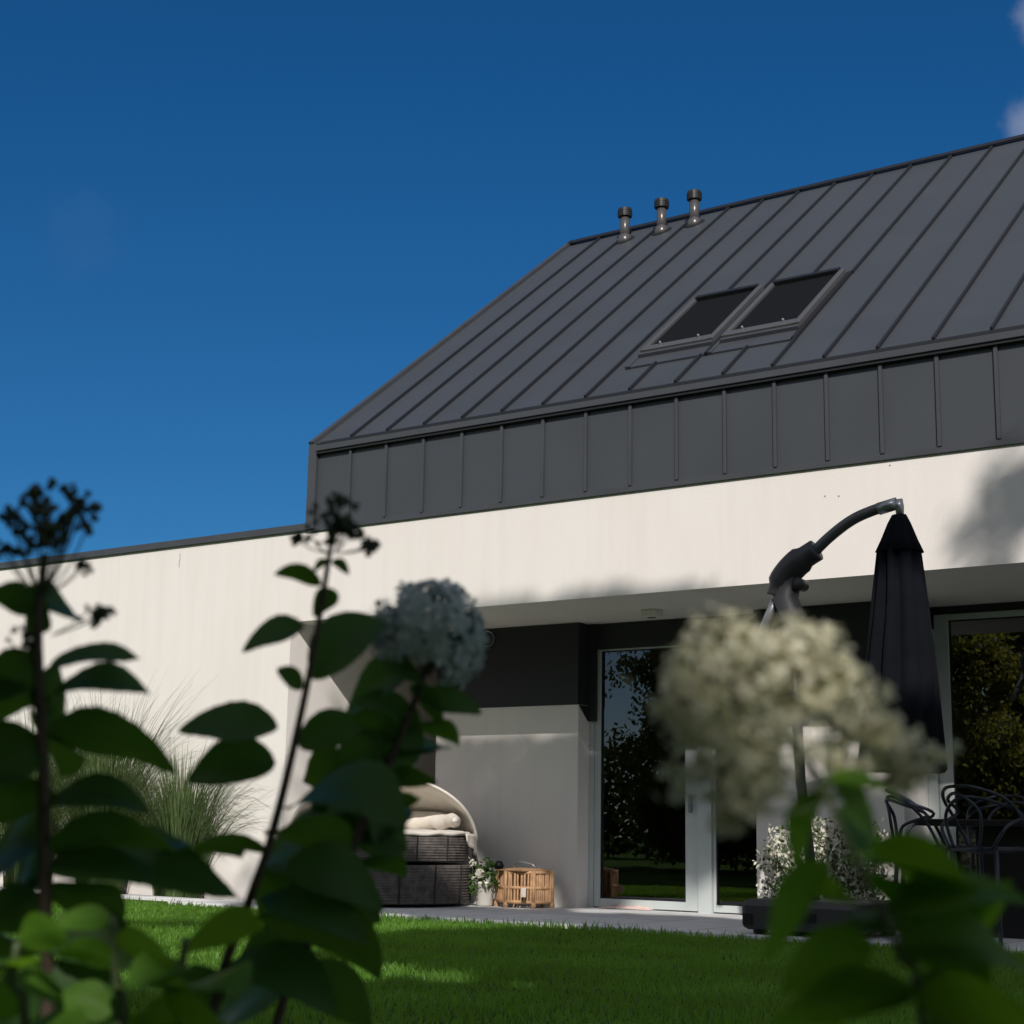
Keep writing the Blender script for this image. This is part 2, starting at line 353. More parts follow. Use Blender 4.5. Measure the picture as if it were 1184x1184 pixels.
# upper storey: zinc wall + roof
UX0, UX1 = -11.66, 6.0
ZE = 4.95; SL = math.tan(R(38)); YRG = 17.87; ZR = ZE + (YRG-YF)*SL; YK = 2*YRG-YF
u = MB(); u.box(UX0, UX1, YF-.01, YK-.02, ZB+.002, ZE-.06)
u.add([(UX0,YF+.05,ZE-.06),(UX0,YK-.05,ZE-.06),(UX0,YRG,ZR-.10)], [(0,1,2)]); u.add([(UX1,YF+.05,ZE-.06),(UX1,YK-.05,ZE-.06),(UX1,YRG,ZR-.10)], [(0,2,1)])
up = u.build('metal_wall', M_zinc, house)
seams = [-4.005 - .5065*k for k in range(-19, 15)]
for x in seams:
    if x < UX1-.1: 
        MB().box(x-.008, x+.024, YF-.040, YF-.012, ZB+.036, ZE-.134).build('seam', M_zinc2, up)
        MB().box(x-.026, x-.0085, YF-.016, YF-.0105, ZB+.036, ZE-.134).build('seam_shadow', M_black, up)  # black strip paints the shadow each seam casts to its left
MB().box(UX0, UX1, YF-.028, YF-.011, ZB-.02, ZB+.034).build('flashing', M_zinc2, up)
MB().box(UX0-.03, UX0+.09, YF-.05, YF+.02, ZB+.004, ZE-.01).build('corner_trim', M_zinc2, up)
# gutter face
g = MB(); g.box(UX0+.1, UX1, YF-.085, YF-.02, ZE-.105, ZE-.042)
gu = g.build('gutter', M_zinc2, house, bevel=.006)
MB().box(UX0+.1, UX1, YF-.070, YF-.02, ZE-.040, ZE-.014).build('shadow_gap', M_black, gu)  # solid black strip paints the dark of the gap above the gutter
MB().box(UX0+.1, UX1, YF-.066, YF-.02, ZE-.132, ZE-.107).build('gutter_shadow', M_black, gu)  # black strip paints the shadow beneath the gutter
# roof slabs
ax = Vector((0, math.cos(R(38)), math.sin(R(38)))); nrm = Vector((0, -math.sin(R(38)), math.cos(R(38))))
e0 = Vector((0, YF-.005, ZE)); LS = (YRG-YF+.005)/math.cos(R(38))
def rp(x, s, h): return e0 + Vector((x,0,0)) + ax*s + nrm*h
r = MB()
T = Matrix((Vector((1,0,0)), ax, nrm)).transposed().to_4x4(); T.translation = e0
r.box(UX0, UX1, 0, LS, -.08, 0, T)
T2 = Matrix.Translation((0, 2*YRG, 0)) @ Matrix.Diagonal((1,-1,1,1)) @ T
r.box(UX0, UX1, 0, LS-.002, -.08, 0, T2)
roof = r.build('roof', M_zinc, house)
# skylight footprints interrupt the seams
SKY = [(-7.875, -7.035), (-6.945, -6.105)]; S0, S1 = (13.20-YF)/math.cos(R(38)), (14.53-YF)/math.cos(R(38))
for x in seams:
    if x > UX1-.1: continue
    xr = x - .03
    segs = [(.03, LS-.06)]
    if any(a-.06 < xr < b+.06 for a, b in SKY): segs = [(.03, S0-.02), (S1+.06, LS-.06)]
    for a, b in segs: MB().box(xr-.012, xr+.012, a, b, .0, .032, T).build('seam', M_seamshade, roof)
rc = MB(); rc.box(UX0-.03, UX1, LS-.14, LS+.0, .03, .045, T); rc.box(UX0-.03, UX1, LS-.14, LS-.001, .03, .045, T2)
rc.build('ridge_cap', M_black, roof)
rk = MB(); rk.box(UX0-.045, UX0+.03, -.02, LS, -.12, .045, T); rk.box(UX0-.045, UX0+.03, -.02, LS, -.12, .045, T2); rk.build('rake_trim', M_zinc2, roof)
MB().box(UX0+.1, UX1, -.03, .02, -.02, .012, T).build('eave_trim', M_black, roof)
# skylights
for (a, b) in SKY:
    s0, s1 = S0+.25, S1+.02
    f = MB(); t_ = .062; hh = .085
    f.box(a, a+t_, s0, s1, .0, hh, T); f.box(b-t_, b, s0, s1, .0, hh, T)
    f.box(a+t_, b-t_, s0+.002, s0+.12, .0, hh-.004, T); f.box(a+t_, b-t_, s1-.05, s1-.002, .0, hh-.004, T)
    fo = f.build('skylight', M_skyframe, house, bevel=.006)
    MB().box(a+t_, b-t_, s0+.12, s1-.05, .045, .055, T).build('awning_blind', M_blind, fo)
    MB().box(a+t_-.01, b-t_+.01, s1-.06, s1+.01, hh-.003, hh+.02, T).build('blind_case', M_black, fo)
    bar = MB().box(a+t_+.004, b-t_-.004, s0+.125, s0+.150, .056, .07, T); bar.build('blind_bar', M_black, fo)
    for x in (a+.2, b-.2): MB().lathe([(.014,0),(.014,.02),(.008,.03)], 10, rp(x, s0+.10, hh-.004), axis=nrm).build('knob', M_alu, fo)
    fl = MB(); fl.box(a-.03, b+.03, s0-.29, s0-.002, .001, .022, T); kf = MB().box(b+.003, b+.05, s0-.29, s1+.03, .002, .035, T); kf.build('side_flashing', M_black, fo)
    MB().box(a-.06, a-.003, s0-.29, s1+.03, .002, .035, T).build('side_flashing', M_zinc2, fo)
    fl.box(a-.002, b+.002, s0-.06, s0-.003, .023, .06, T)
    fl.build('flashing', M_zinc2, fo)
# vent pipes
for (bx, by) in ((722.5,278),(765,268),(803,259)):
    d = ray(bx, by); n_ = nrm; t_ = (e0 - O3).dot(n_)/d.dot(n_); q = O3 + d*t_
    pm = MB(); pm.lathe([(.066,-.05),(.066,.40)], 20, q)
    pm.lathe([(.02,-.09),(.075,-.08),(.098,-.035),(.100,.0),(.092,.045),(.068,.08)], 20, q)
    po = pm.build('vent_pipe', M_pipe, house, smooth=True)
    cm = MB(); cm.lathe([(.080,.335),(.098,.34),(.098,.435),(.092,.455),(.03,.465)], 20, q); cm.lathe([(.010,.46),(.010,.495)], 8, q)
    for k in range(3): cm.lathe([(.0985,.353+.028*k),(.103,.357+.028*k),(.103,.362+.028*k),(.0985,.366+.028*k)], 20, q)
    cm.build('cowl', M_black, po)
    cf = MB(); cf.lathe([(.145,-.004),(.14,.012),(.10,.024)], 24, q - nrm*q.dot(nrm) + nrm*(e0.dot(nrm)), axis=nrm); cf.build('collar', M_black, po)

# kitchen cabinet inside
kc = thing('kitchen_cabinet', (-8.3, 17.6, 0), 'brown kitchen cabinet seen dimly through the narrow glass door', 'cabinet')
kb = MB().box(-9.0, -6.9, 17.7, 18.3, .08, 1.02); kb.build('carcass', M_cab, kc)
MB().box(-9.03, -6.88, 17.66, 18.32, 1.021, 1.06).build('worktop', M_table, kc)
for i in range(4):
    MB().box(-8.99+.525*i, -8.99+.525*i+.505, 17.675, 17.698, .1, 1.0).build('door', M_cab, kc)
    MB().box(-8.56+.525*i, -8.545+.525*i, 17.65, 17.674, .6, .8).build('handle', M_alu, kc)
wc = MB().box(-9.0, -6.9, 17.9, 18.3, 1.6, 2.3); wc.build('wall_unit', M_room, kc)

# ring on the dark panel
rg = MB(); c_ = PY(563.5, 739, YB-.035)
rg.tube([c_ + Vector((.085*math.cos(a), 0, .085*math.sin(a))) for a in [2*math.pi*k/28 for k in range(28)]], .006, 6, closed=True)
tag(rg.build('hoop', M_alu, off=c_), 'thin pale metal hoop hanging on the charcoal panel beside the blue-white flower', 'hoop')

# ------------------------------------------------------------------ parasol
UY = 11.55
def U(px, py, dy=0): return PY(px, py, UY+dy)
upx = lambda n: n*(U(1000,800)-U(1001,800)).length
mastb = PY(914, 1030, UY); mastb.z = 0
par = thing('cantilever_parasol', mastb, 'folded black cantilever parasol with curved arm on a dark square base', 'parasol')
bs = MB(); bl = PZ(853,1079.5,0)
bx0, by0 = bl.x+.02, bl.y
bs.box(bx0, bx0+1.0, by0, by0+1.0, .035, .27); bo = bs.build('base', M_base, par, bevel=.05)
for (a, b) in ((.12,.12),(.88,.12),(.12,.88),(.88,.88)):
    MB().lathe([(.05,.002),(.06,.02),(.05,.06)], 14, (bx0+a, by0+b, 0)).build('wheel', M_black, bo)
hk = MB().box(bx0+.03, bx0+.11, by0-.012, by0+.002, .07, .16); hk.box(bx0+.35, bx0+.65, by0-.012, by0+.002, .12, .18); hk.build('grip', M_black, bo)
mt = PY(914, 712, UY)
MB().tube([Vector((mastb.x, UY+.45, .27)), Vector((mastb.x+.01, UY+.2, 1.2)), mt], .042, 14).build('mast', M_grey, par, smooth=True)
br_ = MB(); br_.tube([U(917,745), U(917,715), U(908,692), U(915,665)], [upx(11), upx(14), upx(15), upx(12)], 10)
br_.lathe([(.05,-.07),(.05,.07)], 14, U(925,676), axis=(0,1,0))
br_.build('bracket', M_base, par, smooth=True)
sl_ = MB(); sl_.tube(smooth_path([U(899,690), U(906,670), U(922,651), U(944,636)], 5), [upx(13)]*4+[upx(16)]*8+[upx(13)]*4, 12)
sl_.build('sleeve', M_base, par, smooth=True)
MB().tube([U(901,684), U(888,714), U(878,740)], upx(5), 10).build('rear_rod', M_alu, par, smooth=True)
av = smooth_path([U(938,642), U(958,622), U(984,602), U(1010,590), U(1037,582)], 6)
MB().tube(av, upx(6.2), 12).build('arm', M_grey, par, smooth=True)
ae = MB(); ae.tube([U(1016,588.5), U(1037,582)], upx(7.2), 12); ae.tube([U(1037,580), U(1040,586), U(1041,600)], [upx(7), upx(5), upx(4)], 10)
ae.build('arm_cap', M_alu, par, smooth=True)
tp, bt = U(1040,597), U(1047,893)
axis = (bt-tp); L_ = axis.length
def pleat(k, amp, ph=0.0):
    return lambda a, z: .95 + amp*(abs(math.sin(a*k/2+ph+.7*math.sin(a*2+1)+.25*math.sin(z*4+a)))-.5)*(.75+.35*math.sin(a*1.0+2)) + .05*math.sin(2*a+z*2.2)
cp = MB(); cp.lathe([(upx(6),0),(upx(16),L_*.10),(upx(22),L_*.15),(upx(27),L_*.35),(upx(33),L_*.6),(upx(38.5),L_*.82),(upx(43),L_*.985),(upx(40),L_),(upx(20),L_*.98)], 96, tp, axis=axis, mod=pleat(10,.42))
co = cp.build('canopy', M_para, par, smooth=True)
cc = MB(); cc.lathe([(upx(8),-.01),(upx(13),L_*.03),(upx(20),L_*.095),(upx(26),L_*.145),(upx(24.5),L_*.147),(upx(15),L_*.09)], 72, tp, axis=axis, mod=pleat(8,.22,.4)); cc.build('canopy_vent', M_para, par, smooth=True)
MB().tube([bt-axis*.03, bt+axis*.06], .022, 10).build('inner_pole', M_grey, par)

# ------------------------------------------------------------------ daybed
dc = PZ(441, 1038.5, 0); dc = Vector((dc.x+.02, 13.05, 0)); dx = PY(441, 1000, 13.05).x; dc.x = dx
day = thing('daybed', dc, 'round grey wicker daybed with beige folding hood against the white wall', 'daybed')
RD = .93
def drum(r0, r1, z0, z1, n=72):
    b = MB(); b.lathe([(r0-.03,z0),(r0,z0+.01),(r1,z1-.01),(r1-.03,z1)], n, dc); return b
drum(RD, RD+.01, .03, .415).build('base', M_wick, day, smooth=False)
drum(RD-.03, RD-.02, .445, .70).build('seat_tier', M_wick, day)
sg = MB()
for a in range(0, 360, 24):
    a_ = R(a+9); q = Vector((math.cos(a_), math.sin(a_), 0))
    sg.tube([dc+q*(RD+.006)+Vector((0,0,.035)), dc+q*(RD+.014)+Vector((0,0,.41))], .010, 6)
    q2 = Vector((math.cos(a_+.2), math.sin(a_+.2), 0))
    sg.tube([dc+q2*(RD-.026)+Vector((0,0,.45)), dc+q2*(RD-.018)+Vector((0,0,.695))], .010, 6)
sg.build('wicker_seam', M_black, day)
wv = MB()
for k in range(13):
    z = .05+.028*k
    wv.tube([dc+Vector(((RD+.004+.0004*k)*math.cos(a), (RD+.004+.0004*k)*math.sin(a), z)) for a in [2*math.pi*i/72 for i in range(72)]], .007, 5, closed=True)
for k in range(9):
    z = .462+.027*k
    wv.tube([dc+Vector(((RD-.024)*math.cos(a), (RD-.024)*math.sin(a), z)) for a in [2*math.pi*i/72 for i in range(72)]], .007, 5, closed=True)
wv.build('wicker_weave', M_wick, day)
# rumpled seat cushion
cu = MB(); n = 72
prof = [(RD-.10,.695),(RD-.02,.705),(RD+.0,.725),(RD-.03,.748),(RD-.2,.757),(.3,.765),(.01,.765)]
cu.lathe(prof, n, dc, mod=lambda a, z: 1+.012*math.sin(a*11)+.01*math.sin(a*23+1))
cu.v = [(x, y, z + .016*mnoise.noise(Vector((x*5, y*5, 3)))) for x, y, z in cu.v]
cu.build('cushion', M_cush, day, smooth=True)
# back bolster and hood: the hood opens toward the camera side
ao = math.atan2(-dc.y, -dc.x)                                      # direction of the opening
bo_ = MB(); pts = []
for k in range(26):
    a = ao + R(72) + R(216)*k/25
    pts.append(dc + Vector((math.cos(a), math.sin(a), 0))*(RD-.16) + Vector((0,0,.86+.012*math.sin(k*1.9))))
bo_.tube(pts, [(.11+.012*math.sin(k*2.3))*max(.12, math.sin(math.pi*k/25)**.55) for k in range(26)], 12); bo_.build('bolster', M_cush, day, smooth=True)
hoodm = MB(); vs = []; nu, nv = 34, 16
for sgn in (0, 1):
    for j in range(nv+1):
        th = R(90)*j/nv*1.0                                        # 0 at the rim (top-front), 90 at the back
        for i in range(nu+1):
            ph = math.pi*i/nu
            rr = (RD+.06-.018*sgn)
            # arch swept from upright to the back: bow in the plane tilted by th
            xx = math.cos(ph)*rr; up_ = math.sin(ph)
            sag = 1-.03*math.sin(math.pi*((j*3/nv) % 1))
            bx_ = up_*math.sin(th)*rr*sag; zz = .66 + up_*math.cos(th)*(.66-.018*sgn)*sag
            d_ = Vector((math.cos(ao+math.pi), math.sin(ao+math.pi), 0)); s_ = Vector((-d_.y, d_.x, 0))
            vs.append(dc + s_*xx + d_*bx_ + Vector((0,0,zz)))
fs = []
N1 = (nu+1)*(nv+1)
for j in range(nv):
    for i in range(nu):
        a = j*(nu+1)+i; fs.append((a, a+1, a+nu+2, a+nu+1)); fs.append((N1+a, N1+a+nu+1, N1+a+nu+2, N1+a+1))
for i in range(nu): fs.append((i, N1+i, N1+i+1, i+1))
hoodm.add(vs, fs); hoodm.build('hood', M_cush, day, smooth=True)
rb = MB(); rb.tube([Vector(vs[i]) for i in range(nu+1)], .016, 8); rb.build('hood_bow', M_cush, day, smooth=True)
# fabric flap hanging at the right end
fp = MB(); d_ = Vector((math.cos(ao+math.pi), math.sin(ao+math.pi), 0)); s_ = Vector((-d_.y, d_.x, 0))
sR = s_ if (s_.dot(right) > 0) else -s_
fpv = []
for i in range(8):
    for j in range(6):
        u_, v_ = i/7, j/5
        ang = -R(4)-R(26)*u_
        q = Vector((math.cos(ang)*sR.x - math.sin(ang)*sR.y, math.sin(ang)*sR.x + math.cos(ang)*sR.y, 0))
        fpv.append(dc + q*(RD+.05+.02*math.sin(i*2)*v_) + Vector((0,0,.73-v_*(.26-.18*u_))))
fp.add(fpv, [(i*6+j, i*6+j+1, (i+1)*6+j+1, (i+1)*6+j) for i in range(7) for j in range(5)]); fo = fp.build('flap', M_cush, day, smooth=True)
so = fo.modifiers.new('t', 'SOLIDIFY'); so.thickness = .008
sp = MB(); sp.tube([dc+sR*(RD+.02)+d_*.1+Vector((0,0,.70)), dc+sR*(RD+.12)+d_*.25+Vector((0,0,.0))], .02, 8); sp.build('hood_strut', M_black, day)

# ------------------------------------------------------------------ leaves in volume helper
def leaf_cards(mb, c, size, rng, n=1, up=None):
    for _ in range(n):
        a = Vector((rng.gauss(0,1), rng.gauss(0,1), rng.gauss(0,.7))).normalized()
        b = a.orthogonal().normalized(); b = Quaternion(a, rng.random()*6.28) @ b
        s = size*rng.uniform(.6,1.3); k = a.cross(b)
        p0 = c - b*s*.5; p1 = c + k*s*.28 + a*s*.06; p2 = c + b*s*.5; p3 = c - k*s*.28 + a*s*.06
        mb.add([p0,p1,p2,p3], [(0,1,2,3)])

# potted plant
pc = PZ(560, 1045, 0); pc.y = 13.55; pc.x = PY(560, 1040, 13.55).x; pc.z = 0
pot = thing('potted_plant', pc, 'small white pot with leafy plant and white flower between daybed and wicker basket', 'potted plant')
pm = MB(); pm.lathe([(.07,0.002),(.085,.02),(.105,.22),(.112,.225),(.112,.25),(.098,.25),(.09,.2)], 28, pc); pm.build('pot', M_pot, pot, smooth=True)
rng = random.Random(3); pl = MB()
for i in range(260):
    a = rng.random()*6.28; rr = .17*math.sqrt(rng.random()); z = .25+.24*rng.random()
    if rr > .10 and z > .42: continue
    leaf_cards(pl, pc+Vector((rr*math.cos(a), rr*math.sin(a), z-.12*(rr/.15)**2)), .075, rng)
pl.build('foliage', M_shrubleaf, pot)
pb = MB()
for i in range(70):
    q = Vector((rng.gauss(0,1), rng.gauss(0,1), rng.gauss(0,1))).normalized()*.045
    leaf_cards(pb, pc+Vector((.03,-.13,.33))+q, .035, rng)
for i in range(40):
    q = Vector((rng.gauss(0,1), rng.gauss(0,1), rng.gauss(0,1))).normalized()*.035
    leaf_cards(pb, pc+Vector((-.10,-.08,.43))+q, .03, rng)
for i in range(30):
    q = Vector((rng.gauss(0,1), rng.gauss(0,1), rng.gauss(0,1))).normalized()*.03
    leaf_cards(pb, pc+Vector((-.06,-.09,.27))+q, .03, rng)
pb.build('blossom', M_blossom, pot)
# stake light (black ball)
sc = PY(577, 1001, 13.9); sk = thing('garden_ball', (sc.x, sc.y, 0), 'small black ball on a thin stake behind the white pot', 'garden ball')
MB().lathe([(.005,-.055),(.035,-.045),(.055,0),(.035,.045),(.005,.055)], 18, sc).build('ball', M_black, sk, smooth=True)
MB().tube([(sc.x, sc.y, 0), (sc.x, sc.y, sc.z-.05)], .007, 6).build('stake', M_black, sk)
# wicker lantern basket
bc = Vector((PY(606, 1040, 13.72).x, 13.72, 0))
bk = thing('wicker_basket', bc, 'tan cane lantern basket with handle against the shaded white wall', 'basket')
RB = .31
hexa = [bc + Vector((RB*math.cos(R(60*k+18)), RB*math.sin(R(60*k+18))*.8, 0)) for k in range(6)]
fr = MB()
for z in (.06, .20, .355):
    fr.tube([h + Vector((0,0,z)) for h in hexa], .018, 8, closed=True)
for h in hexa: fr.tube([h+Vector((0,0,.03)), h+Vector((0,0,.375))], .018, 8)
fr.build('frame', M_cane, bk, smooth=True)
for k in range(6):
    s = MB(); a, b = hexa[k], hexa[(k+1) % 6]
    for i in range(1, 9):
        q = a.lerp(b, i/9 + random.uniform(-.02,.02)); wd = .011+.005*random.random()
        s.tube([q+Vector((0,0,.06)), q+Vector((random.uniform(-.012,.012),0,.355))], wd, 6)
    s.build('slat_panel', M_cane, bk)
tpm = MB(); tpm.lathe([(RB*.95,.365),(RB*.98,.375),(RB*.6,.392),(.05,.396)], 6, bc); tpm.build('lid', M_cane, bk)
hx = MB(); hx.tube(smooth_path([bc+Vector((-.14,0,.392)), bc+Vector((-.12,0,.43)), bc+Vector((-.02,-.03,.452)), bc+Vector((.11,-.02,.43)), bc+Vector((.14,0,.392))], 5), .011, 7); hx.build('handle', M_alu, bk, smooth=True)
for h in hexa:
    MB().lathe([(.022,0.001),(.028,.03),(.02,.06)], 10, h).build('foot', M_cane, bk)
tq = PY(605.5, 1032, 13.42); tg = MB().box(tq.x-.028, tq.x+.028, tq.y-.004, tq.y, tq.z-.045, tq.z+.045); tg.build('tag', M_pot, bk)
# crumpled cloth by the door
cq = PZ(738, 1050.5, 0); cl = MB(); n = 16; vs = []
for i in range(n):
    for j in range(n):
        u_, v_ = i/(n-1)-.5, j/(n-1)-.5
        e = max(0, 1-(2*abs(u_))**2)*max(0, 1-(2*abs(v_))**2)
        z = .012 + .14*e**1.3*(abs(mnoise.noise(Vector((u_*7, v_*7, 1.2))))*1.2 + .12)
        vs.append((cq.x+u_*.62+.03*mnoise.noise(Vector((u_*6,v_*6,5))), cq.y-.15+v_*.3, z))
cl.add(vs, [(i*n+j, (i+1)*n+j, (i+1)*n+j+1, i*n+j+1) for i in range(n-1) for j in range(n-1)])
co_ = cl.build('crumpled_cloth', M_pink, smooth=True, off=(cq.x, cq.y-.15, 0)); s = co_.modifiers.new('t','SOLIDIFY'); s.thickness = .008
tag(co_, 'crumpled pale pink cloth lying on the terrace before the glass door', 'cloth')
sq = PZ(685, 1048, 0); st = MB(); st.lathe([(.01,.001),(.06,.01),(.065,.03),(.03,.05),(.01,.052)], 10, (sq.x, sq.y-.3, 0), mod=lambda a, z: 1+.2*math.sin(2*a+1))
tag(st.build('pebble', M_pot, smooth=True, off=(sq.x, sq.y-.3, 0)), 'small pale pebble on the terrace at the door frame corner', 'pebble')

# ------------------------------------------------------------------ flowering shrub behind the parasol base
sx0, sx1 = PY(884, 1000, 13.45).x, PY(1022, 1000, 13.45).x
fc = Vector(((sx0+sx1)/2, 13.45, 0)); fsr = thing('flowering_shrub', fc, 'low bushy shrub covered in tiny white flowers behind the dark parasol base', 'shrub')
fol, blo = MB(), MB(); rng = random.Random(11); stems = MB()
W2 = (sx1-sx0)/2
for k in range(78):
    a = rng.random()*6.28; rr = math.sqrt(rng.random())
    e = fc + Vector((W2*rr*math.cos(a)*.95, .36*rr*math.sin(a), .30+.52*rng.random()**.7*(1-.25*rr)))
    stems.tube([fc+Vector((.1*math.cos(a), .1*math.sin(a), 0)), fc.lerp(e,.5)+Vector((0,0,.1)), e], .005, 4)
    for i in range(80):
        q = e + Vector((rng.gauss(0,.065), rng.gauss(0,.065), rng.gauss(0,.085)))
        leaf_cards(fol if rng.random() < .22 else blo, q, .055, rng)
for i in range(900):
    a = rng.random()*6.28; rr = math.sqrt(rng.random())
    leaf_cards(fol, fc + Vector((W2*rr*math.cos(a), .34*rr*math.sin(a), rng.uniform(.03,.5))), .055, rng)
fol.build('foliage', M_shrubleaf, fsr); blo.build('blossom', M_blossom, fsr); stems.build('stem', M_gstem, fsr)

# ------------------------------------------------------------------ table and chairs
def Rz(a): return Matrix.Rotation(a, 4, 'Z')
tcn = Vector((-3.35, 13.1, 0)); tb = thing('garden_table', tcn, 'black rectangular garden table on a solid pedestal beside the looped chairs', 'table')
MB().box(-4.85, -2.2, 12.65, 13.55, .87, .925).build('tabletop', M_table, tb, bevel=.008)
MB().box(-4.42, -3.35, 12.85, 13.35, .0, .868).build('pedestal', M_table, tb, bevel=.01)
def chair(loc, rot, label):
    e = thing('looped_chair', loc, label, 'chair', 'looped plastic chairs round the black table'); e['_w'] = [0,0,0]
    zs = .70
    s = MB(); prof = []
    n = 28; vs = [(0,0,zs-.015)]
    for k in range(n):
        a = 2*math.pi*k/n; rx, ry = .27, .25
        vs.append((rx*math.copysign(abs(math.cos(a))**.8, math.cos(a)), ry*math.copysign(abs(math.sin(a))**.8, math.sin(a)), zs + .02*abs(math.cos(a))))
    s.add(vs + [(x,y,z-.03) for x,y,z in vs], [(0,1+k,1+(k+1) % n) for k in range(n)] + [(n+1, n+2+(k+1) % n, n+2+k) for k in range(n)] + [(1+k, n+2+k, n+2+(k+1) % n, 1+(k+1) % n) for k in range(n)])
    s.build('seat', M_chair, e, smooth=False, bevel=.006)
    # local -Y is the back; four splayed legs
    for sx in (-1, 1):
        for sy in (-1, 1):
            MB().tube([(sx*.24, sy*.21, zs-.01), (sx*.29, sy*.27, 0)], [.02,.015], 8).build('leg', M_chair, e, smooth=True)
    def loop(f): return MB().tube(smooth_path(f, 6), .0135, 8)
    z = zs
    loop([(-.27,.12,z),(-.31,.02,z+.20),(-.29,-.14,z+.36),(-.15,-.29,z+.44),(0,-.31,z+.455),(.15,-.29,z+.44),(.29,-.14,z+.36),(.31,.02,z+.20),(.27,.12,z)]).build('back_loop', M_chair, e, smooth=True)
    loop([(-.2,-.2,z),(-.30,-.16,z+.16),(-.30,.03,z+.27),(-.22,-.18,z+.36),(-.02,-.31,z+.40),(.16,-.28,z+.26),(.12,-.25,z)]).build('back_loop', M_chair, e, smooth=True)
    loop([(.2,-.2,z),(.30,-.16,z+.16),(.30,.03,z+.25),(.22,-.18,z+.34),(.02,-.32,z+.37),(-.16,-.28,z+.24),(-.12,-.25,z)]).build('back_loop', M_chair, e, smooth=True)
    e.rotation_euler = (0,0,rot); return e
cA = PY(1142, 960, 12.0); cA.z = 0
chair(cA, R(-20), 'navy looped plastic chair nearest the frame edge, its back turned to the lawn')
cB = PY(1072, 960, 12.7); cB.z = 0
chair(cB, R(-75), 'dark looped plastic chair at the table end, before the pale window frame')
cC = PY(1160, 935, 14.0); cC.z = 0
chair(cC, R(190), 'dark looped plastic chair behind the black table, close to the window glass')

# ------------------------------------------------------------------ ornamental grass against the left wall
def reed(loc, h, n, seed, spread, label):
    rng = random.Random(seed); e = thing('ornamental_grass', loc, label, 'ornamental grass', 'ornamental grasses along the white wall')
    b = MB(); L = Vector(loc); pl = MB()
    for i in range(n):
        a = rng.random()*6.28; lean = rng.random()**.8*spread; hh = h*rng.uniform(.55,1.05)
        d = Vector((math.cos(a), math.sin(a)*.42, 0)); r0 = .34*rng.random()**.7
        side = Vector((-d.y, d.x, 0)).normalized(); wd = rng.uniform(.0028,.0062)
        prev = None; vs = []
        K = 7; droop = rng.uniform(.2,1.1)
        for k in range(K+1):
            t = k/K
            q = L + d*(r0 + lean*(.25*t+.75*t**2.2)) + Vector((0,0,hh*(t - droop*1.5*max(0,t-.5)**1.7)))
            ww = wd*(1-t**2*.85)
            vs += [q-side*ww, q+side*ww]
        b.add(vs, [(2*k, 2*k+1, 2*k+3, 2*k+2) for k in range(K)])
    b.build('blades', M_reed, e)
    for i in range(10):
        a = rng.random()*6.28; d = Vector((math.cos(a), math.sin(a)*.42, 0)); lean = spread*(.35+.5*rng.random()); hh = h*rng.uniform(.62,.8)
        pts = [L + d*(lean*(k/7)**1.7) + Vector((0,0,hh*(k/7) - .22*max(0,k/7-.6)**2*h*2)) for k in range(8)]
        pl.tube(pts, .0028, 4)
    pl.build('stalks', M_reed, e)
def reedx(px): return PY(px, 1000, 12.42).x
reed((reedx(30), 12.42, -.02), 2.7, 1100, 1, 1.45, 'tall wispy ornamental grass clump at the far end of the white wall, behind the dark flower heads')
reed((reedx(118), 12.40, -.02), 2.75, 1250, 2, 1.6, 'broad middle ornamental grass clump against the white wall, densest of the row')
reed((reedx(205), 12.43, -.02), 2.1, 1000, 3, 1.4, 'shorter arching ornamental grass clump at the row end nearest the terrace')

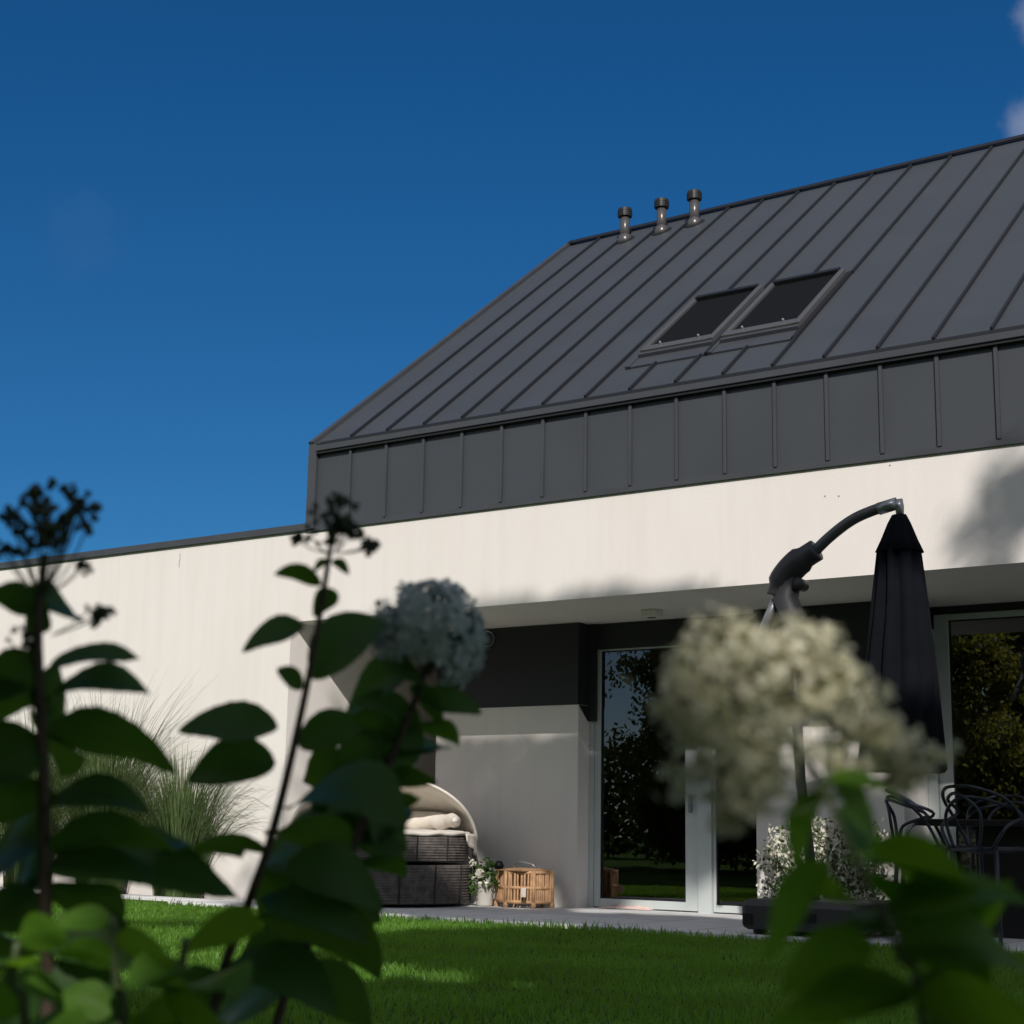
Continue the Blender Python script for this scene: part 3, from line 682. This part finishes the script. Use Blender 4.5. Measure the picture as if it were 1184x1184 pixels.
# ------------------------------------------------------------------ trees: shade the lawn, stand mirrored in the glass
def tree_proto(seed, h, rad, ch, nclump, nleaf, lsize, mleaf, label, cat='tree', full=.6, gaps=(), slope=.3, pack=False, tight=1.0):
    rng = random.Random(seed); e = thing('broadleaf_tree', (0,0,0), label, cat, 'garden trees facing the house')
    tr = MB(); pts = [Vector((.25*mnoise.noise(Vector((seed, i*.5, 0))), .25*mnoise.noise(Vector((seed, 9, i*.5))), h*.8*i/8)) for i in range(9)]
    r0 = h*.016+.03
    tr.tube(pts, [r0*(1-.85*i/8)+.012 for i in range(9)], 10)
    cl = []
    for k in range(nclump):
        z = h - ch*rng.random()**.9
        f = (z-(h-ch))/ch; env = rad*math.sin(math.pi*min(1, .12+(.86-.2*(.6-full))*f))**full*(.74+.26*(mnoise.noise(Vector((seed*3, k*.7, f*3)))+.5))
        a = rng.random()*6.28; rr = env*rng.random()**.45
        cl.append(Vector((rr*math.cos(a), rr*math.sin(a), z)))
    for c in cl[::4]:
        if any((c.lerp(Vector((0,0,c.z-1.5)), k/8)-g).cross(SUN).length < gr+.25 for k in range(9) for g, gr in gaps): continue
        zb = max(.25*h, c.z - .28*h*rng.random()-.5); i = min(7, int(zb/(h*.8)*8)); t = zb/(h*.8)*8 - i
        b = pts[i].lerp(pts[min(8,i+1)], min(1,t))
        mid = b.lerp(c, .5) + Vector((0,0,-.15))
        tr.tube([b, mid, c], [r0*.32, r0*.2, .008], 5)
    tr.build('trunk', M_bark, e, smooth=True)
    V = []; Fs = []
    cr = MB()
    for c in cl:
        cs = rng.uniform(.35,.75)*rad/2.6*tight
        for i in range(nleaf):
            q = c + Vector((rng.gauss(0,cs*.5), rng.gauss(0,cs*.5), rng.gauss(0,cs*.38)))
            lim = h - slope*max(0, q.y) - .04 + .03*math.sin(q.x*2.3) - (.02+.6*min(1, max(0, (q.x+1.5)/1.6)) if pack else 0)  # crown top trimmed to shape where its shade ends on the house
            if q.z > lim:
                if not pack: continue
                q.z = lim - rng.random()**2*.9
            if any((q-g).cross(SUN).length < gr+lsize*.42 for g, gr in gaps): continue     # leaves left out along sun rays to light chosen spots
            leaf_cards(cr, q, lsize, rng)
    cr.build('crown', mleaf, e)
    return e
BIG = Vector((3.7, -4.5, GZ))
DD = .86
GP = [(PD(808,820,DD), .07), (PD(1040,872,DD), .02), (PD(905,775,DD), .0), (PD(1150,1078,DD), -.05), (PD(20,1165,1.25), .03),
      (PY(892,1000,13.45), .30), (PY(975,985,13.45), .40), (PY(1020,975,13.45), .2), (PZ(340,1072,0), .5), (PZ(425,1067,0), .5), (PZ(420,1060,0), .35), (PZ(500,1067,0), .38), (PZ(560,1068,0), .22), (PZ(610,1068.5,0), .10), (PZ(650,1069.5,0), .04),
      (PZ(330,1120,0), .45), (PZ(440,1118,0), .15), (PZ(520,1126,0), .10), (PZ(600,1135,0), .02), (PZ(230,1085,0), .9), (PZ(60,1085,0), .9), (PZ(240,1120,0), .5),
      (PY(470,935,13.05), .55), (PY(520,950,12.9), .35), (PY(606,1022,13.6), .24), (PY(556,1030,13.5), .15), (PZ(690,1053,0), .2), (PZ(760,1054,0), .3), (PZ(830,1057,0), .3)]
big = tree_proto(21, 16.72, 4.1, 14.0, 360, 200, .27, M_tree, 'tall broad green tree casting its shade over the lawn', full=.2, gaps=[(g-BIG, r_) for g, r_ in GP], slope=.8, pack=True)
BIG2 = Vector((10.2, -4.6, GZ))
big2 = tree_proto(57, 18.4, 4.2, 15.0, 230, 110, .22, M_tree, 'tallest tree', full=.3, tight=.40, gaps=[(g-BIG2, r_) for g, r_ in GP], slope=.8)
mid = tree_proto(33, 7.0, 2.6, 6.6, 190, 190, .16, M_tree2, 'olive green garden tree mirrored in the wide window')
def place(proto, first, x, y, s, rot, label, name=None):
    o = proto if first else copy_tree(proto)
    o.location = (x, y, GZ); o.scale = (s, s, s); o.rotation_euler = (0,0,rot); o['label'] = label; return o
place(big, True, BIG.x, BIG.y, 1.0, 0, 'tall broad tree just behind the camera spot, its crown shading the lawn')
place(big2, True, BIG2.x, BIG2.y, 1.0, 0, 'tallest tree, beyond the right end of the lawn, shading the white band')
place(big, False, 1.5, -14.0, .8, 4.0, 'tall tree in the second row behind the shade tree')
place(mid, True, -11.6, -4.6, 1.15, .4, 'olive green tree mirrored in the wide window')
place(mid, False, -15.0, -7.0, 1.25, 1.9, 'olive tree mirrored between the wide window and the glass door')
place(mid, False, -7.8, -7.5, 1.2, 3.3, 'olive tree standing closest to the shade trees')
place(mid, False, -17.3, -3.6, .92, 5.0, 'olive tree mirrored in the narrow glass door')
place(mid, False, -27.0, -6.5, 1.05, 2.7, 'olive tree at the outer end of the row')
place(mid, False, -10.3, .8, .74, 4.2, 'small olive tree on the lawn, nearest the house of the olive trees')
place(mid, False, -3.6, -10.5, 1.3, .9, 'olive tree at the back of the garden behind the camera spot')

rng = random.Random(77); hg = thing('hedge', (-14, -17.5, GZ), 'long clipped dark green hedge closing the garden behind the trees', 'hedge')
hb = MB()
for i in range(26000):
    x = rng.uniform(-46, 16); y = -17.5 + rng.uniform(-.7, .7); z = rng.random()*3.5 + .15*math.sin(x*1.3)
    leaf_cards(hb, Vector((x, y, max(.03, z))), .34, rng)
hb.build('foliage', M_tree, hg)
hs = MB()
for i in range(40): hs.tube([(-45.5+i*1.55, -17.5, GZ), (-45.4+i*1.55, -17.45, 2.4)], [.05,.02], 6)
hs.build('stems', M_bark, hg)

# ------------------------------------------------------------------ lawn blades
def lawn():
    rg = np.random.default_rng(5); N = 230000
    x = rg.uniform(-15.5, -.5, N); y = rg.uniform(2.2, 11.49, N)
    d = np.hypot(x, y)
    keep = (rg.random(N) < np.clip(1.25 - d/22, .3, 1)) & (x < -.12*y+.2) & (x > -1.55*y-.6)
    x, y = x[keep], y[keep]; N = len(x)
    # clumps: height by low-frequency noise
    hn = np.sin(x*2.1+1.3*np.sin(y*1.7))*np.sin(y*2.6+np.sin(x*1.9))
    h = (.038 + .010*hn)*rg.uniform(.6, 1.35, N)*np.where(y > 11.38, rg.uniform(1, 1.9, N), 1); a = rg.uniform(0, 6.283, N); ln = rg.uniform(.0, .9, N)*h
    wd = rg.uniform(.0022, .0042, N)*(1+.05*np.hypot(x, y)); b = rg.uniform(0, 6.283, N)
    v = np.zeros((N, 5, 3))
    cx, sx = np.cos(b)*wd, np.sin(b)*wd
    v[:,0] = np.stack([x-cx, y-sx, np.full(N, GZ)], 1); v[:,1] = np.stack([x+cx, y+sx, np.full(N, GZ)], 1)
    mx, my = x+np.cos(a)*ln*.3, y+np.sin(a)*ln*.3
    v[:,2] = np.stack([mx+cx*.8, my+sx*.8, GZ+h*.6], 1); v[:,3] = np.stack([mx-cx*.8, my-sx*.8, GZ+h*.6], 1)
    v[:,4] = np.stack([x+np.cos(a)*ln, y+np.sin(a)*ln, GZ+h], 1)
    me = bpy.data.meshes.new('grass'); me.vertices.add(N*5); me.vertices.foreach_set('co', v.reshape(-1))
    base = np.arange(N)*5
    lp = np.stack([base, base+1, base+2, base+3, base+3, base+2, base+4], 1).reshape(-1)
    me.loops.add(N*7); me.loops.foreach_set('vertex_index', lp.astype(np.int32))
    st = np.stack([np.arange(N)*7, np.arange(N)*7+4], 1).reshape(-1)
    me.polygons.add(N*2); me.polygons.foreach_set('loop_start', st.astype(np.int32))
    me.update(calc_edges=True); me.validate(); me.materials.append(M_blade)
    ob = bpy.data.objects.new('grass', me); col.objects.link(ob); tag(ob, 'short mown green lawn grass before the terrace', 'grass', kind='stuff')
lawn()

# ------------------------------------------------------------------ foreground hydrangeas
VIEW = fwd
UPS = -down
def leaf_mesh(p0, p1, vw, full=.60, arch=.10, fold=.25, side=1, curl=0.0, rng=random):
    """one ovate hydrangea leaf from p0 to p1; vw = how wide it shows from the garden side"""
    ax_ = p1-p0; L = ax_.length; t_ = ax_.normalized()
    vd = ((p0+p1)/2 - O3).normalized()
    perp = vd.cross(t_).normalized()
    if perp.dot(UPS) < 0: perp = -perp
    dep = t_.cross(perp).normalized()
    fw = max(full*L, vw*1.02); c = min(1, vw/fw); s = math.sqrt(1-c*c)*side
    lat = (perp*c + dep*s).normalized(); nr = t_.cross(lat).normalized()
    if nr.dot(UPS) < 0: nr = -nr
    nu, nv = 44, 4; vs = []; wob = rng.uniform(0, 6)
    for i in range(nu+1):
        t = i/nu
        prof = (t**.62*(1-t)**.86)/.3725 if 0 < t < 1 else 0
        hw = fw/2*prof*(1+.07*((t*19) % 1) + .05*math.sin(t*7+wob))
        for j in range(-nv, nv+1):
            q = j/nv
            cen = p0 + ax_*t + UPS*(arch*L*math.sin(math.pi*t*.95)) - UPS*curl*L*t**3
            vs.append(cen + lat*hw*q + nr*(abs(q)*hw*fold - hw*.14*fold*0 + .016*L*math.sin(t*9+wob+q*2)*abs(q) - .006*L*abs(math.sin((t*7-abs(q)*1.6)*math.pi)) ))
    w_ = 2*nv+1
    fs = [(i*w_+j, i*w_+j+1, (i+1)*w_+j+1, (i+1)*w_+j) for i in range(nu) for j in range(w_-1)]
    m_ = MB(); m_.add(vs, fs); return m_
def pleaf(parent, b, t, vw, d0, d1=None, mt=None, **k):
    d1 = d0 if d1 is None else d1
    p0, p1 = PD(b[0], b[1], d0), PD(t[0], t[1], d1)
    ob = leaf_mesh(p0, p1, vw*(d0+d1)/2/F_PX, **k).build('leaf', mt or M_leaf, parent, smooth=True)
    return ob
def pstem(parent, pts, dist, r0, r1, mt=M_stem, name='stem', toground=True):
    P = [PD(x, y, d) for (x, y, d) in ((q[0], q[1], q[2] if len(q) > 2 else dist) for q in pts)]
    if toground:
        b = P[0]; nxt = P[1]; dirr = (b-nxt).normalized(); g = Vector((b.x+dirr.x*.12, b.y+dirr.y*.12, GZ))
        P = [g, b.lerp(g, .5)] + P
    P = smooth_path(P, 4); n = len(P)
    return MB().tube(P, [r0+(r1-r0)*i/(n-1) for i in range(n)], 7).build(name, mt, parent, smooth=True)
def floret(mb, c, n, r, rng, petals=4):
    n = n.normalized(); u = n.orthogonal().normalized(); u = Quaternion(n, rng.random()*6.28) @ u
    for k in range(petals):
        a = 2*math.pi*k/petals + rng.uniform(-.12,.12)
        d = (Quaternion(n, a) @ u); s = n.cross(d); rr = r*rng.uniform(.85,1.15); lift = n*rr*rng.uniform(-.1,.3)
        vs = [c+d*rr*.08, c+d*rr*.45+s*rr*.36+lift*.5, c+d*rr*.85+s*rr*.33+lift, c+d*rr*1.05+lift*.8, c+d*rr*.85-s*rr*.33+lift, c+d*rr*.45-s*rr*.36+lift*.5]
        mb.add(vs, [(0,1,2,3),(0,3,4,5)])
def buds(parent, cx, cy, wd, ht, dist, n, root, seed, r=(2.6,5)):
    """flat-topped cluster of closed buds on thin stalks"""
    rng = random.Random(seed); bm, sm_ = MB(), MB(); s = dist/F_PX; rt = PD(root[0], root[1], dist)
    for i in range(n):
        a = rng.random()*6.28; rr = math.sqrt(rng.random())
        px = cx + wd/2*rr*math.cos(a); py = cy + ht/2*rr*math.sin(a)*.9
        q = PD(px, py, dist + rng.gauss(0, wd*s*.25))
        k = rng.uniform(*r)*s
        for _ in range(4):
            qq = q + Vector((rng.gauss(0,1), rng.gauss(0,1), rng.gauss(0,1)))*k*1.1
            bm.lathe([(.1*k,-k),(.8*k,-.55*k),(k,.1*k),(.6*k,.75*k),(.1*k,k)], 7, qq)
        if i % 2 == 0: sm_.tube(smooth_path([rt, rt.lerp(q,.55)+UPS*(-.1*wd*s), q], 3), .9*s, 4)
    b = bm.build('flower_buds', M_bud, parent, smooth=True); sm_.build('flower_stalk', M_gstem, parent)
    return b

# ---- shrub A: tall bare-budded stem in the middle-left
DA = 1.5
g = PD(250, 1184, DA); A = thing('hydrangea', (g.x, g.y, GZ), 'dark leafy hydrangea stem with small green buds at its top, before the white wall', 'hydrangea', 'hydrangeas in the flower bed')
pstem(A, [(243,1190),(285,1050),(310,980),(331,900),(349,820),(364,745),(373,690),(381,640),(386,605)], DA, .006, .0022)
buds(A, 388, 592, 50, 40, DA, 16, (384,632), 1); buds(A, 362, 622, 42, 16, DA+.03, 7, (380,640), 2, (2,4)); buds(A, 426, 632, 16, 14, DA-.02, 5, (390,640), 4, (3,5)); buds(A, 407, 612, 24, 18, DA, 6, (386,640), 5)
Al = [((372,676),(317,664),21,0),((384,648),(404,665),13,0),((381,648),(362,662),10,0),((389,683),(362,713),26,0),((352,724),(280,752),30,0),((362,786),(448,716),56,.05),
 ((349,797),(320,773),22,0),((322,842),(206,845),44,0),((319,882),(215,900),56,0),((344,860),(422,838),46,0),((333,935),(470,956),62,-.1),
 ((312,985),(214,992),20,0),((330,1000),(443,1052),60,0),((320,960),(400,1000),50,.1),((305,1035),(425,1092),52,-.05),((290,1060),(440,1128),60,.1),((270,1110),(390,1168),62,-.05),((260,1130),(180,1190),60,0)]
for i, (b, t, vw, dd) in enumerate(Al):
    pleaf(A, b, t, vw, DA, DA+dd, arch=random.uniform(.06,.16), fold=random.uniform(.1,.3), side=random.choice((-1,1)), curl=random.uniform(0,.06))
# ---- shrub B: blue-white mophead
DB = 1.62
g = PD(330, 1184, DB); Bq = thing('hydrangea', (g.x, g.y, GZ), 'hydrangea with a round blue-white flower head, before the dark recess panel', 'hydrangea', 'hydrangeas in the flower bed')
pstem(Bq, [(318,1190),(382,1040),(420,950),(446,890),(468,840),(488,785),(497,745)], DB, .006, .003)
rng = random.Random(5); hd = MB(); cB_ = PD(496, 736, DB); s = DB/F_PX
for i in range(330):
    q = Vector((rng.gauss(0,1), rng.gauss(0,1), rng.gauss(0,1))).normalized()
    if q.dot(UPS) < -.30 and not (q.dot(right) > .35 and q.dot(UPS) > -.85): continue
    rad = 58*s*(1+.06*rng.gauss(0,1)) * (1.06 if q.dot(right) > .3 else 1.0)
    floret(hd, cB_ + q*rad, q + Vector((rng.gauss(0,.25), rng.gauss(0,.25), rng.gauss(0,.25))), 12.5*s, rng)
hd.build('flower_head', M_petal, Bq)
cr_ = MB()
for i in range(40):
    q = Vector((rng.gauss(0,1), rng.gauss(0,1), rng.gauss(0,.8))).normalized(); 
    cr_.tube([cB_ - UPS*45*s, cB_ + q*25*s, cB_ + q*54*s], 1.2*s, 4)
cr_.build('flower_stalk', M_gstem, Bq)
Bl = [((476,792),(513,842),24,0),((474,775),(398,832),44,.05),((462,850),(484,822),24,0),((440,905),(482,818),52,.05),((446,884),(390,868),50,0),((425,945),(470,985),44,.05),((428,930),(350,905),62,.1),((405,985),(300,1000),70,.1),((408,975),(470,930),60,.1),((392,1020),(440,1068),44,0),((385,1030),(300,1062),60,.1),((360,1090),(270,1130),60,0),((345,1120),(430,1190),60,0),((340,1130),(250,1180),62,.1)]
rngb = random.Random(91)
for k in range(16):
    u = k/15; bx, by = 492-u*110, 790+u*250; sd_ = 1 if k % 2 else -1
    Bl.append(((bx,by),(bx+sd_*rngb.uniform(46,74), by+rngb.uniform(-22,26)), rngb.uniform(20,34), rngb.uniform(-.08,.1)))
for (b, t, vw, dd) in Bl:
    pleaf(Bq, b, t, vw, DB, DB+dd, arch=random.uniform(.04,.14), fold=random.uniform(.1,.3), side=random.choice((-1,1)))
# ---- shrub C: far-left budded head
DC = 1.36
g = PD(54, 1184, DC); Cq = thing('hydrangea', (g.x, g.y, GZ), 'dark leafy hydrangea with a wide domed head of closed buds, standing before the sky', 'hydrangea', 'hydrangeas in the flower bed')
pstem(Cq, [(55,1190),(53,1080),(52,980),(50,880),(46,800),(44,740),(46,690),(52,640)], DC, .008, .003)
buds(Cq, 58, 598, 108, 84, DC, 46, (50,690), 8, (3,6)); buds(Cq, 112, 704, 28, 22, DC-.03, 7, (60,735), 9, (3,5)); buds(Cq, 20, 632, 60, 20, DC+.04, 9, (46,690), 10); buds(Cq, 24, 738, 34, 26, DC, 8, (44,775), 12, (2,4)); buds(Cq, 100, 650, 24, 10, DC, 4, (55,690), 13, (2,4))
Cl = [((46,704),(-14,686),36,0),((48,700),(88,712),36,.08),((52,690),(30,735),40,.05),((58,768),(162,763),24,0),((62,800),(174,806),34,0),((50,775),(70,850),44,.05),((48,760),(-20,815),52,0),((46,800),(-30,850),60,.05),((55,845),(70,900),46,.1),((52,850),(204,896),50,0),((52,860),(-30,900),70,0),((53,930),(174,944),40,0),((50,905),(-20,960),66,.05),((54,985),(208,990),40,0),((54,975),(-20,1010),60,.1),((56,1000),(280,1045),70,.05),((200,985),(278,994),18,.1),((54,1020),(130,1090),60,.1),((52,1040),(-20,1075),60,0),((54,1075),(170,1120),70,0),((54,1100),(-10,1130),60,.1),((56,1120),(150,1180),70,0),((55,1130),(90,1195),56,.1),((52,1135),(0,1190),60,.05),((52,1010),(10,1050),50,.1)]
for (b, t, vw, dd) in Cl:
    pleaf(Cq, b, t, vw, DC, DC+dd, arch=random.uniform(.05,.16), fold=random.uniform(.1,.3), side=random.choice((-1,1)))
# ---- shrub E: low leafy filler stems at the bottom left
DE = 1.25
g = PD(150, 1184, DE); Eq = thing('hydrangea', (g.x, g.y, GZ), 'low flowerless hydrangea shoots with broad leaves at the bottom of the bed', 'hydrangea', 'hydrangeas in the flower bed')
rng = random.Random(14)
for k, x0 in enumerate((20, 130, 215)):
    ytop = (1090, 1060, 1085)[k]
    pstem(Eq, [(x0+10,1200),(x0+rng.uniform(-6,6),1140),(x0,ytop)], DE, .005, .003, M_gstem)
    y = 1195; sdr = 1
    while y > ytop-6:
        L = rng.uniform(64,100)
        pleaf(Eq, (x0+2, y), (x0+sdr*L*.9, y+rng.uniform(-20,30)), rng.uniform(26,46), DE, DE+rng.uniform(-.12,.12), arch=rng.uniform(.06,.16), fold=.2, side=rng.choice((-1,1)), mt=M_leaf2)
        y -= 26; sdr = -sdr
# ---- shrub D: big cream panicle at the right, closest to the camera
g = PD(1070, 1184, DD); Dq = thing('hydrangea', (g.x, g.y, GZ), 'hydrangea with a large cream flower panicle and bright green leaves, closest to the camera', 'hydrangea', 'hydrangeas in the flower bed')
pstem(Dq, [(1068,1195),(1042,1110),(1012,1040),(985,985),(965,940),(945,895),(900,840)], DD, .0026, .0015, M_gstem)
rng = random.Random(23); hd = MB(); s = DD/F_PX; st_ = MB()
blobs = [(868,800,100,78,210,0),(808,808,46,66,75,-.01),(828,890,50,62,85,.01),(858,935,36,34,34,.0),(885,870,60,66,80,0),(950,790,66,50,90,.01),(1004,830,56,36,70,.02),(1046,882,50,24,70,.03),(985,884,34,18,26,.02),(845,738,62,28,60,.01),(925,752,56,32,55,.0)]
for (bx, by, rx, ry, n, dz) in blobs:
    sub = []
    for _ in range(max(6, n//6)):                                   # little sprays of florets, with gaps between them
        q = Vector((rng.gauss(0,1), rng.gauss(0,1), rng.gauss(0,1))).normalized()*rng.uniform(.45,1.0); sub.append(q)
        st_.tube([PD(bx, by+8, DD+dz), PD(bx + rx*q.x, by + ry*q.y, DD + dz + q.z*min(rx,ry)*s*1.1)], .9*s, 4)
    for i in range(int(n*2.3)):
        q0 = rng.choice(sub); q = q0 + Vector((rng.gauss(0,.24), rng.gauss(0,.24), rng.gauss(0,.24)))
        p_ = PD(bx + rx*q.x, by + ry*q.y, DD + dz + q.z*min(rx,ry)*s*1.1)
        nn = right*q.x + down*q.y + fwd*q.z
        floret(hd, p_, nn + Vector((rng.gauss(0,.45), rng.gauss(0,.45), rng.gauss(0,.45))), rng.uniform(7,11.5)*s, rng)
    st_.tube(smooth_path([PD(958,925,DD), PD((958+bx)/2+8,(925+by)/2+10,DD+dz), PD(bx,by,DD+dz)], 3), 1.8*s, 5)
hd.build('flower_head', M_cream, Dq); st_.build('flower_stalk', M_gstem, Dq)
Dl = [((942,912),(925,1004),36,.02),((955,903),(1042,927),16,0),((962,905),(1012,968),34,.03),((1008,975),(1120,1036),48,0),((958,998),(884,1122),44,-.02),((1000,1008),(1052,1072),52,.06),((1025,1060),(1190,1046),46,.0),((1008,1088),(903,1152),62,0),((1042,1100),(1195,1128),64,.05),((1000,1050),(930,1030),40,.1),((1035,1090),(1110,1170),60,.08),((1058,1150),(890,1190),56,.0),((1062,1165),(1195,1178),60,-.05),((1010,1000),(1100,1090),50,.12),((1055,1140),(960,1196),60,.1),((1030,1075),(1140,1075),40,.12),((1068,1185),(1150,1225),60,0)]
for i, (b, t, vw, dd) in enumerate(Dl):
    pleaf(Dq, b, t, vw, DD, DD+dd, mt=M_leaf2, arch=random.uniform(.04,.14), fold=random.uniform(.1,.3), side=random.choice((-1,1)))

for o in scn.objects:
    if o.get('_w') is not None: del o['_w']
